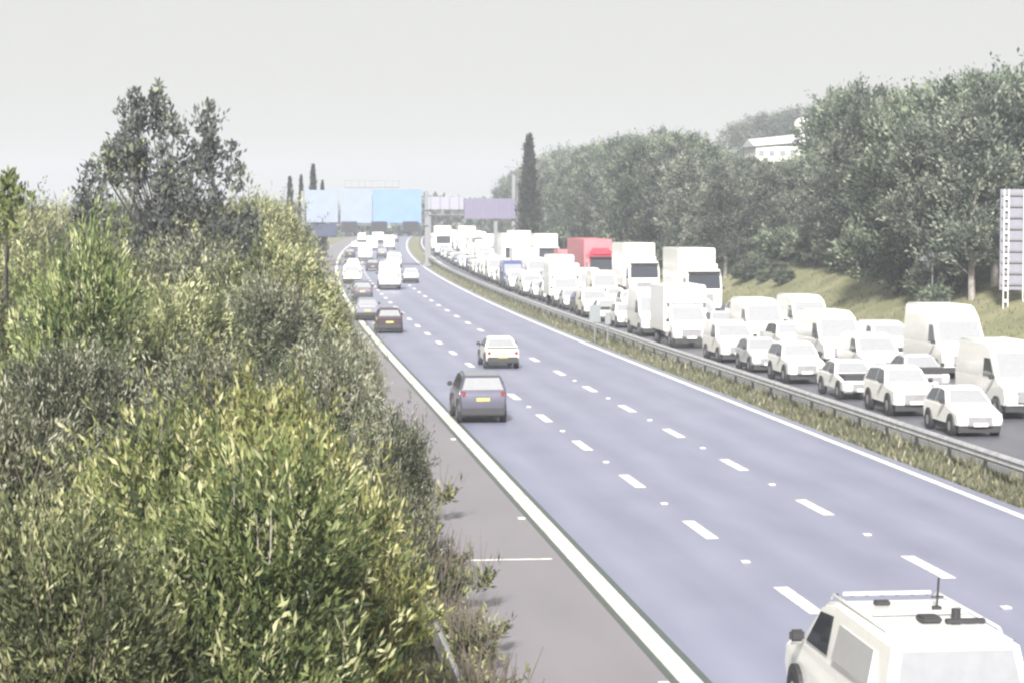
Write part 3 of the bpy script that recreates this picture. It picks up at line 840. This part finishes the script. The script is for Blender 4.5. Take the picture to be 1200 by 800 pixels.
# ------------------------------------------------------------------ vehicles
def shell(low, up, W, w_roof, belt, nose=.93, bevel=.07, ends=(None, None)):
    """side outline (low polygon up to the belt line, then the cabin) widened to a closed body with rounded edges"""
    zr = max(p[1] for p in up)
    yf, yr = max(p[0] for p in low), min(p[0] for p in low)
    def wx(y, z):
        w = W / 2
        if z > belt + 1e-4: w = W / 2 * .97 - (W / 2 * .97 - w_roof / 2) * (z - belt) / (zr - belt)
        elif z > belt - .01: w = W / 2 * .97
        if z <= belt - .01 and (y > yf - .22 or y < yr + .16): w *= nose
        return w
    bm = bmesh.new()
    outline = low[:-1] + up                    # low ends with the cowl; up starts with the cowl and ends with the deck; low[0] follows the deck
    V = {s: [bm.verts.new((s * wx(*p), p[0], p[1])) for p in outline] for s in (-1, 1)}
    n = len(outline); nl = len(low)
    for s in (-1, 1):
        bm.faces.new(V[s][:nl] + [V[s][-1]])
        bm.faces.new(V[s][nl - 1:])
    for i in range(n):
        j = (i + 1) % n
        bm.faces.new((V[-1][i], V[-1][j], V[1][j], V[1][i]))
    bmesh.ops.recalc_face_normals(bm, faces=bm.faces)
    bmesh.ops.bevel(bm, geom=bm.edges[:], offset=bevel, segments=3, affect='EDGES', clamp_overlap=True)
    me = bpy.data.meshes.new("body"); bm.to_mesh(me); bm.free()
    me.shade_smooth(); me.set_sharp_from_angle(angle=R(48))
    return me, wx
def pane(pts, off, t=.012):
    """thin pane with real thickness from a planar polygon"""
    pts = [Vector(p) for p in pts]; n = (pts[1] - pts[0]).cross(pts[2] - pts[0]).normalized()
    a = [p + n * off for p in pts]; b = [p - n * t for p in pts]; k = len(pts)
    return MB().add(a + b, [tuple(range(k)), tuple(range(2 * k - 1, k - 1, -1))] + [(i, i + k, (i + 1) % k + k, (i + 1) % k) for i in range(k)])

WHEELS = {}
def wheel_set(root, W, ys, r, w=.22, two=False):
    key = (r, w)
    if key not in WHEELS:
        WHEELS[key] = (MB().disc_x((0, 0, 0), r, w, 22, r * .93).data("wheel", M_TYRE, smooth=True),
                       MB().disc_x((0, 0, 0), r * .62, w * 1.04, 16, r * .5).data("rim", M_RIM, smooth=True))
    for y in ys:
        for s in (-1, 1):
            o = link("wheel", WHEELS[key][0], root); o.location = (s * (W / 2 - w / 2 + .012), y, r)
            link("rim", WHEELS[key][1], o)
VEH = {}
def vehicle(key, name, low, up, W, w_roof, belt, paint, wheels, r, side, front_t=(.1, .88), rear_glass=True, head_z=.68, tail_z=.85, grille=(.5, .3), bevel=.07,
            body_name="body", tail_h=.2, extras=None, plate_z=.45, hood_deck=True, ww=.22, rear_t=(.12, .86), screen=None):
    root = empty(name)
    me, wx = shell(low, up, W, w_roof, belt, bevel=bevel)
    me.materials.append(paint)
    body = link(body_name, me, root)
    yf, yr = max(p[0] for p in low), min(p[0] for p in low)
    zl = low[0][1]
    # windscreen between the cowl and the front of the roof
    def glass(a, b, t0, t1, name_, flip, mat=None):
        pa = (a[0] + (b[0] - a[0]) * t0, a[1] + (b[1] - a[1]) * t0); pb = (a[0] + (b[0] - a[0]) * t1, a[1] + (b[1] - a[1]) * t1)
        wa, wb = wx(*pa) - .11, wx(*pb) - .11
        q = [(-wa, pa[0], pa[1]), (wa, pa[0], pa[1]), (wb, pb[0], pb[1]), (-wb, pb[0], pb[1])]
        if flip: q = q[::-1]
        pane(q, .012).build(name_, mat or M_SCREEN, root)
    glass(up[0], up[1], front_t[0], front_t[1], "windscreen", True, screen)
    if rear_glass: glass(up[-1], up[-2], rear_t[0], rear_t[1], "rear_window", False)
    for poly in side:
        for s in (-1, 1):
            q = [(s * wx(y, max(z, belt + .001)), y, z) for y, z in poly]
            v = (Vector(q[1]) - Vector(q[0])).cross(Vector(q[2]) - Vector(q[0]))
            if v.x * s < 0: q = q[::-1]
            pane(q, .012).build("side_window", M_GLASS, root)
    u = MB().box((0, (yf + yr) / 2, zl - .05), (W * .86, (yf - yr) * .93, .22))
    for y in wheels:
        for s in (-1, 1): u.disc_x((s * (W / 2 - .1), y, r + .02), r + .07, .206, 22)
    u.build("underbody", M_TRIM, root)
    wheel_set(root, W, wheels, r, ww)
    hw = W * .2
    for s in (-1, 1):
        MB().box((s * (W / 2 * .93 - hw / 2 - .04), yf - .085, head_z), (hw, .18, .15)).build("headlight", M_HEAD, root, bevel=.03)
        MB().box((s * (W / 2 * .93 - .13), yr + .075, tail_z), (.18, .17, tail_h)).build("tail_light", M_TAIL, root, bevel=.02)
        MB().box((s * (W / 2 + .08), up[0][0] - .25, belt + .1), (.2, .1, .16)).build("mirror", M_TRIM, root, bevel=.03)
    g = MB().box((0, yf - .03, grille[0]), (W * .5, .09, grille[1])).build("grille", M_GRILLE, root, bevel=.02)
    MB().box((0, yf + .02, plate_z - .05), (.52, .02, .11)).build("number_plate", M_PLATEW, root)
    MB().box((0, yr - .005, tail_z - .18), (.52, .03, .11)).build("number_plate", M_PLATEY, root)
    MB().box((0, yr + .06, .42), (W * .9, .16, .3)).build("bumper", M_TRIM, root, bevel=.04)
    if extras: extras(root, body)
    VEH[key] = [root, False, yf, yr]
    return root
vehicle("hatch", "hatchback_car", [(-1.95, .3), (2.0, .3), (2.12, .52), (2.02, .76), (.95, .95)], [(.95, .95), (.2, 1.44), (-.5, 1.50), (-1.5, 1.42), (-1.98, .95)], 1.8, 1.28, .95, M_WHITE,
        (-1.25, 1.3), .31, [[(.62, 1.0), (.12, 1.36), (-.42, 1.40), (-.42, 1.0)], [(-.5, 1.0), (-.5, 1.40), (-1.3, 1.34), (-1.5, 1.0)]])
vehicle("suv", "suv_car", [(-2.15, .36), (2.15, .36), (2.26, .6), (2.16, .95), (1.05, 1.08)], [(1.05, 1.08), (.45, 1.62), (-.4, 1.69), (-1.75, 1.60), (-2.15, 1.08)], 1.9, 1.4, 1.08, M_WHITE,
        (-1.35, 1.38), .36, [[(.78, 1.13), (.36, 1.53), (-.32, 1.57), (-.32, 1.13)], [(-.4, 1.13), (-.4, 1.57), (-1.6, 1.50), (-1.78, 1.13)]], head_z=.82, tail_z=1.0, grille=(.62, .36), plate_z=.55)
def saloon():
    low = [(-2.22, .3), (2.2, .3), (2.3, .52), (2.2, .74), (1.0, .93)]
    up = [(1.0, .93), (.3, 1.38), (-.4, 1.44), (-1.05, 1.38), (-1.7, .93)]
    # the boot lid continues behind the deck
    low2 = [(-2.25, .9), (-2.3, .55), (-2.22, .3)] + low[1:]
    return vehicle("saloon", "saloon_car", low2, up, 1.8, 1.24, .93, M_WHITE, (-1.38, 1.42), .32,
                   [[(.66, .98), (.22, 1.30), (-.36, 1.34), (-.36, .98)], [(-.44, .98), (-.44, 1.34), (-.98, 1.30), (-1.35, .98)]], tail_z=.74, tail_h=.16)
saloon()
vehicle("van", "panel_van", [(-2.7, .42), (2.6, .42), (2.75, .7), (2.62, 1.12), (1.95, 1.3)], [(1.95, 1.3), (1.1, 2.28), (.4, 2.52), (-2.55, 2.52), (-2.7, 1.3)], 2.0, 1.74, 1.3, M_WHITE,
        (-1.75, 1.85), .34, [[(1.6, 1.36), (1.05, 1.98), (.45, 1.98), (.45, 1.36)]], rear_glass=False, head_z=.98, tail_z=1.25, tail_h=.5, grille=(.78, .4), plate_z=.6, front_t=(.08, .9))
vehicle("highvan", "panel_van", [(-3.1, .42), (2.6, .42), (2.78, .75), (2.66, 1.2), (2.1, 1.42)], [(2.1, 1.42), (1.3, 2.62), (.7, 3.02), (-2.95, 3.02), (-3.1, 1.42)], 2.2, 1.9, 1.42, M_WHITE,
        (-2.0, 1.85), .36, [[(1.72, 1.5), (1.25, 2.2), (.75, 2.2), (.75, 1.5)]], rear_glass=False, head_z=1.0, tail_z=1.25, tail_h=.5, grille=(.8, .4), plate_z=.6, front_t=(.08, .8))
vehicle("smallvan", "small_van", [(-2.25, .34), (2.15, .34), (2.3, .6), (2.2, .92), (1.2, 1.12)], [(1.2, 1.12), (.45, 1.76), (-.2, 1.88), (-2.1, 1.84), (-2.25, 1.12)], 1.86, 1.52, 1.12, M_WHITE,
        (-1.35, 1.45), .32, [[(.85, 1.17), (.42, 1.64), (-.2, 1.68), (-.2, 1.17)]], rear_glass=True, head_z=.82, tail_z=1.1, tail_h=.45, grille=(.62, .34), plate_z=.52)
def luton_box(root, body):
    MB().box((0, -1.35, 1.98), (2.24, 4.3, 2.45)).build("cargo_box", M_WHITE, root, bevel=.06)
    MB().box((0, .98, 2.62), (2.1, .9, 1.0)).build("roof_fairing", M_WHITE, root, bevel=.18, seg=3)
vehicle("luton", "box_truck", [(.2, .45), (2.6, .45), (2.75, .7), (2.62, 1.12), (1.95, 1.3)], [(1.95, 1.3), (1.2, 2.12), (.7, 2.2), (.3, 2.2), (.2, 1.3)], 2.04, 1.74, 1.3, M_WHITE,
        (-2.1, 1.85), .36, [[(1.6, 1.36), (1.15, 1.95), (.5, 1.95), (.5, 1.36)]], rear_glass=False, head_z=.98, tail_z=1.2, grille=(.78, .4), plate_z=.6, extras=luton_box, body_name="cab", front_t=(.08, .92))
def hgv_rest(boxmat, L=11.5, top=4.35):
    def f(root, body):
        MB().box((0, -1.5 - L / 2, (1.15 + top) / 2), (2.54, L, top - 1.15)).build("trailer_box", boxmat, root, bevel=.05)
        MB().box((0, -1.4 - L / 2, .98), (2.2, L, .28)).build("chassis", M_TRIM, root)
        for s in (-1, 1): MB().box((s * 1.2, -1.2 - L * .36, .75), (.05, L * .4, .5)).build("side_guard", M_GALV, root)
        MB().box((0, .2, 3.42), (2.0, 1.2, .8)).build("roof_fairing", body.data.materials[0], root, bevel=.25, seg=3)
        MB().box((0, 1.1, 3.02), (2.2, .5, .12)).build("sun_visor", M_TRIM, root, bevel=.03)
        wheel_set(root, 2.5, (-L + .9, -L - .3), .5, .36)
    return f
hg_low = [(-1.15, .55), (1.2, .55), (1.27, .95), (1.22, 1.85)]
hg_up = [(1.22, 1.85), (1.02, 2.85), (.7, 3.2), (-1.1, 3.3), (-1.15, 1.85)]
def hgv(key, paint, boxmat, L, top):
    vehicle(key, "lorry", hg_low, hg_up, 2.5, 2.36, 1.85, paint, (-.5,), .5, [[(.95, 1.95), (.85, 2.6), (.05, 2.6), (.05, 1.95)]], rear_glass=False, head_z=.8, tail_z=1.0,
            grille=(1.3, .55), plate_z=.55, body_name="cab", extras=hgv_rest(boxmat, L, top), ww=.3, front_t=(.05, .95), screen=M_GLASS)
hgv("hgv", M_WHITE, M_WHITE, 6.4, 4.6)
hgv("hgvred", M_RED, M_PINK, 13.0, 4.6)

LEN = {k: (v[2], v[3]) for k, v in VEH.items()}
LEN["hgv"] = (1.27, -8.4); LEN["hgvred"] = (1.27, -15.1); LEN["luton"] = (2.75, -3.5)
PAINTED = ("body", "cab", "trailer_box", "cargo_box", "roof_fairing")
def put(key, x, y, facing, paint, label, cat, group):
    """facing +1: drives away from the camera, -1: towards it"""
    root, used = VEH[key][0], VEH[key][1]
    o = root if not used else copy_tree(root)
    VEH[key][1] = True
    o.location = (x + shift(y), y, rise(y) + .006)
    o.rotation_euler = (0, 0, -heading(y) + (0 if facing > 0 else math.pi))
    if paint is not None:
        for c in o.children:
            if c.name.split(".")[0] in PAINTED:
                c.material_slots[0].link = 'OBJECT'; c.material_slots[0].material = paint
    tag(o, label, cat, group)
    return o
CATS = {"nearvan": "van", "hatch": "car", "suv": "car", "saloon": "car", "van": "van", "highvan": "van", "smallvan": "van", "luton": "lorry", "hgv": "lorry", "hgvred": "lorry"}
WORD = {"hatch": "hatchback", "suv": "tall car", "saloon": "saloon", "van": "panel van", "highvan": "tall panel van", "smallvan": "small van", "luton": "box lorry", "hgv": "tall lorry", "hgvred": "tall lorry"}
CNAME = {"white_paint": "white", "silver_paint": "silver", "cream_paint": "cream", "grey_paint": "grey", "dark_paint": "dark", "blue_paint": "blue", "red_paint": "red", "maroon_paint": "maroon"}

# moving traffic, driving away: (photo x, photo y of the tyre line, kind, paint, label)
GOING = [
    (567, 497, "suv", M_CHAR, "dark car with pale roof driving away in the slow lane, nearest after the van"),
    (590, 433, "saloon", M_CREAM, "cream white saloon driving away in the middle lane"),
    (457, 391, "hatch", M_MAROON, "dark maroon hatchback near the solid line in the slow lane"),
    (431, 376, "hatch", M_GREY, "grey hatchback just ahead of the maroon one by the edge line"),
    (425, 354, "suv", M_DARK, "dark tall car in the slow lane with pale traffic before it"),
    (457, 340, "van", M_WHITE, "white panel van in the middle lane before the blue sign gantry"),
    (482, 332, "hatch", M_SILVER, "silver hatchback alone in the fast lane near the central reserve"),
    (413, 333, "smallvan", M_WHITE, "small white van in the slow lane ahead of the dark tall car"),
    (437, 318, "saloon", M_DARK, "dark saloon in the middle lane beside the white panel van"),
    (414, 318, "hatch", M_WHITE, "white hatchback in the slow lane below the gantry signals"),
    (462, 314, "smallvan", M_WHITE, "small white van beyond the panel van near the fast lane"),
    (428, 306, "van", M_WHITE, "white panel van in moving traffic directly below the blue signs"),
    (448, 303, "suv", M_DARK, "dark tall car in moving traffic directly below the blue signs"),
    (410, 303, "hatch", M_DARK, "dark hatchback at the slow lane's edge below the blue signs"),
    (436, 294, "van", M_WHITE, "white panel van in moving traffic beyond the gantry"),
    (456, 293, "van", M_WHITE, "white panel van in the fast lane beyond the gantry"),
    (416, 293, "saloon", M_WHITE, "white saloon in the slow lane beyond the gantry"),
    (443, 286, "luton", M_WHITE, "farthest white box lorry beyond the gantry"),
    (462, 284, "suv", M_DARK, "farthest dark car in the fast lane beyond the gantry"),
    (424, 284, "smallvan", M_WHITE, "farthest small white van in the slow lane beyond the gantry"),
]
for px, py, key, paint, lab in GOING:
    X, y = on_ground(px, py)
    y -= LEN[key][1]
    o = put(key, X, y, 1, paint, lab, CATS[key], "moving traffic")
    if py > 380: o.scale = (.86, .9, .98)

def near_fittings(o, body):
    for y in (.15, -1.3): MB().box((0, y, 1.915), (1.2, .07, .05)).build("roof_bar", M_SILVER, o, bevel=.01)
    MB().box((-.25, -.5, 1.90), (.2, .14, .07)).build("roof_vent", M_TRIM, o, bevel=.015)
    MB().box((.02, -1.65, 1.90), (.26, .3, .08)).build("roof_box", M_TRIM, o, bevel=.02)
    a = MB().box((.34, -.95, 1.90), (.1, .1, .05)); a.tube([(.34, -.95, 1.9), (.34, -1.02, 2.3)], .014, 6); a.tube([(.26, -.97, 2.05), (.42, -.97, 2.05)], .012, 6); a.build("aerial", M_TRIM, o)
    MB().tube([(.40, -1.55, 1.86), (.40, -1.55, 2.0)], .06, 14).build("beacon", M_TRIM, o, smooth=True)
    MB().box((.42, -1.85, 1.90), (.5, .09, .06)).build("light_bar", M_TRIM, o, bevel=.01)
    for s in (-1, 1):
        MB().tube([(s * .7, .3, 1.83), (s * .7, .2, 1.90), (s * .7, -2.3, 1.89), (s * .7, -2.4, 1.83)], .018, 6).build("roof_rail", M_WHITE, o, smooth=True)
    for s in (-1, 1):
        q = [(s * .915, -.6, 1.2), (s * .80, -.6, 1.64), (s * .80, -2.2, 1.62), (s * .915, -2.3, 1.2)]
        pane(q if s < 0 else q[::-1], .02, .03).build("side_window", M_SILVER, o)
    for k in range(7): MB().box((-.62 + k * .205, .36, 1.86), (.05, .05, .035)).build("roof_clip", M_TRIM, o)
vehicle("nearvan", "small_van", [(-3.0, .34), (2.15, .34), (2.3, .6), (2.2, .92), (1.2, 1.12)], [(1.2, 1.12), (.45, 1.76), (-.2, 1.88), (-2.85, 1.84), (-3.0, 1.12)], 1.86, 1.52, 1.12, M_WHITE,
        (-1.9, 1.45), .32, [[(.85, 1.17), (.42, 1.64), (-.2, 1.68), (-.2, 1.17)]], rear_glass=True, head_z=.82, tail_z=1.1, tail_h=.45, grille=(.62, .34), plate_z=.52, extras=near_fittings)
put("nearvan", 8.2, 28.2, 1, M_WHITE, "nearest white van with roof fittings, cut by the bottom edge of the photo", "van", "moving traffic")

# the stopped queue coming the other way: per lane (photo x of the front, kind, paint, label)
Q = {
    0: [(1152, "hatch", M_WHITE, "nearest white hatchback of the queue, right beside the crash barrier"), (1075, "suv", M_WHITE, "white tall car, second in the lane beside the crash barrier"), (1012, "saloon", M_WHITE, "white saloon, third in the lane beside the crash barrier"),
        (950, "suv", M_WHITE, "white tall car, fourth in the lane beside the crash barrier"), (906, "hatch", M_SILVER, "silver hatchback, fifth in the lane beside the crash barrier"),
        (868, "smallvan", M_WHITE, "small white van, sixth in the lane beside the crash barrier"), (812, "luton", M_WHITE, "white box lorry in the crash barrier lane, below the nearest tall lorry"),
        (770, "van", M_WHITE, "white panel van behind the box lorry in the crash barrier lane"), (738, "hatch", M_WHITE, "white hatchback directly behind the panel van near the marker signs"),
        (716, "saloon", M_CREAM, "cream saloon below the red lorry's cab beside the reserve")],
    1: [(1212, "van", M_WHITE, "nearest white panel van of the queue, cut by the photo's edge"), (1095, "saloon", M_SILVER, "silver saloon right behind the nearest panel van"),
        (1040, "smallvan", M_WHITE, "small white van in the middle lane behind the silver saloon"), (988, "van", M_WHITE, "white panel van of the queue below the grassy slope"),
        (936, "suv", M_WHITE, "white tall car between two panel vans of the middle lane"), (900, "van", M_WHITE, "panel van with rounded roof in the queue's middle lane"),
        (855, "hatch", M_SILVER, "small silver hatchback between the box lorry and rounded panel van"), (826, "smallvan", M_WHITE, "small white van peeping out behind the box lorry"),
        (790, "saloon", M_DARK, "dark saloon hidden behind the queue's box lorry"), (760, "smallvan", M_WHITE, "small white van in the middle lane beside the second tall lorry")],
    2: [(1222, "hatch", M_WHITE, "white hatchback at the edge of the photo by the road sign's foot"), (1131, "highvan", M_WHITE, "tall white panel van near the verge, its cab over the nearest van"),
        (1052, "smallvan", M_WHITE, "small white van by the verge behind the tall panel van"), (1000, "suv", M_WHITE, "white tall car by the verge below the grassy slope"),
        (955, "van", M_WHITE, "white panel van by the verge under the grassy slope"), (912, "hatch", M_SILVER, "silver hatchback by the verge behind a panel van"), (880, "suv", M_WHITE, "white tall car by the verge behind the silver hatchback"),
        (826, "hgv", M_WHITE, "tall white lorry with dark visor, nearest of the two white lorries"),
        (756, "hgv", M_WHITE, "second tall white lorry, between the nearest one and the red lorry"), (706, "hgvred", None, "red lorry with faded red sides in the stopped queue"),
        (668, "luton", M_PINK, "faded red box lorry close behind the red lorry")],
}
rq = random.Random(12)
LNAME = ("the barrier lane", "the middle lane", "the verge lane")
for li in range(3):
    X = QLANES[li]; back = 0
    for px, key, paint, lab in Q[li]:
        y = lane_at(px, X)
        yfront = max(y, back + 1.3)
        yc = yfront + LEN[key][0]
        put(key, X + rq.uniform(-.12, .12), yc, -1, paint, lab, CATS[key], "vehicles of the stopped queue")
        back = yc - LEN[key][1]
    c = 0
    while back < 430:
        kk = rq.choices(["hatch", "suv", "smallvan", "van", "luton", "saloon"], [4, 3, 2, 2, 1 if li else .3, 2])[0]
        if li == 2 and c in (2, 6): kk = "hgv"
        for l_, px_ in ((0, 519), (1, 549), (1, 600)):
            if li == l_ and abs(back + 3 - lane_at(px_, X)) < 4.5: kk = "hgv"
        paint = rq.choices([M_WHITE, M_CREAM, M_SILVER, M_DARK, M_BLUE], [7, 2, 3, 1, .5])[0]
        if kk in ("hgv", "luton"): paint = M_WHITE
        yc = back + rq.uniform(1.2, 2.6) + LEN[kk][0]
        anchor = ("red lorry" if li == 2 else "small white van" if li == 1 else "hatchback below the red cab")
        ordn = ["first", "second", "third", "fourth", "fifth", "sixth", "seventh", "eighth", "ninth", "tenth", "eleventh", "twelfth", "thirteenth", "fourteenth", "fifteenth", "sixteenth",
                "seventeenth", "eighteenth", "nineteenth", "twentieth"] + ["far"] * 60
        lab = f"{CNAME[paint.name]} {WORD[kk]} queued in {LNAME[li]}, {ordn[c]} behind the {anchor}"
        if c >= 20: lab = f"{CNAME[paint.name]} {WORD[kk]} in the farthest tail of {LNAME[li]}"
        put(kk, X + rq.uniform(-.15, .15), yc, -1, paint, lab, CATS[kk], "vehicles of the stopped queue")
        back = yc - LEN[kk][1]; c += 1
for k_, v in VEH.items():
    assert v[1], k_

# ------------------------------------------------------------------ morning haze over the whole place
hz = MB().box((60, 600, 14), (1100, 1400, 46)).build("haze", plain("haze_dummy", (1, 1, 1)))
mh = bpy.data.materials.new("morning_haze"); mh.use_nodes = True
ht = mh.node_tree; ht.nodes.clear()
ho = ht.nodes.new("ShaderNodeOutputMaterial"); hv = ht.nodes.new("ShaderNodeVolumePrincipled")
hv.inputs["Color"].default_value = (.82, .88, 1.0, 1)
hv.inputs["Density"].default_value = 0.00072
ht.links.new(hv.outputs[0], ho.inputs["Volume"])
hz.data.materials.clear(); hz.data.materials.append(mh)
tag(hz, "pale morning haze over the motorway", "haze", kind="stuff")
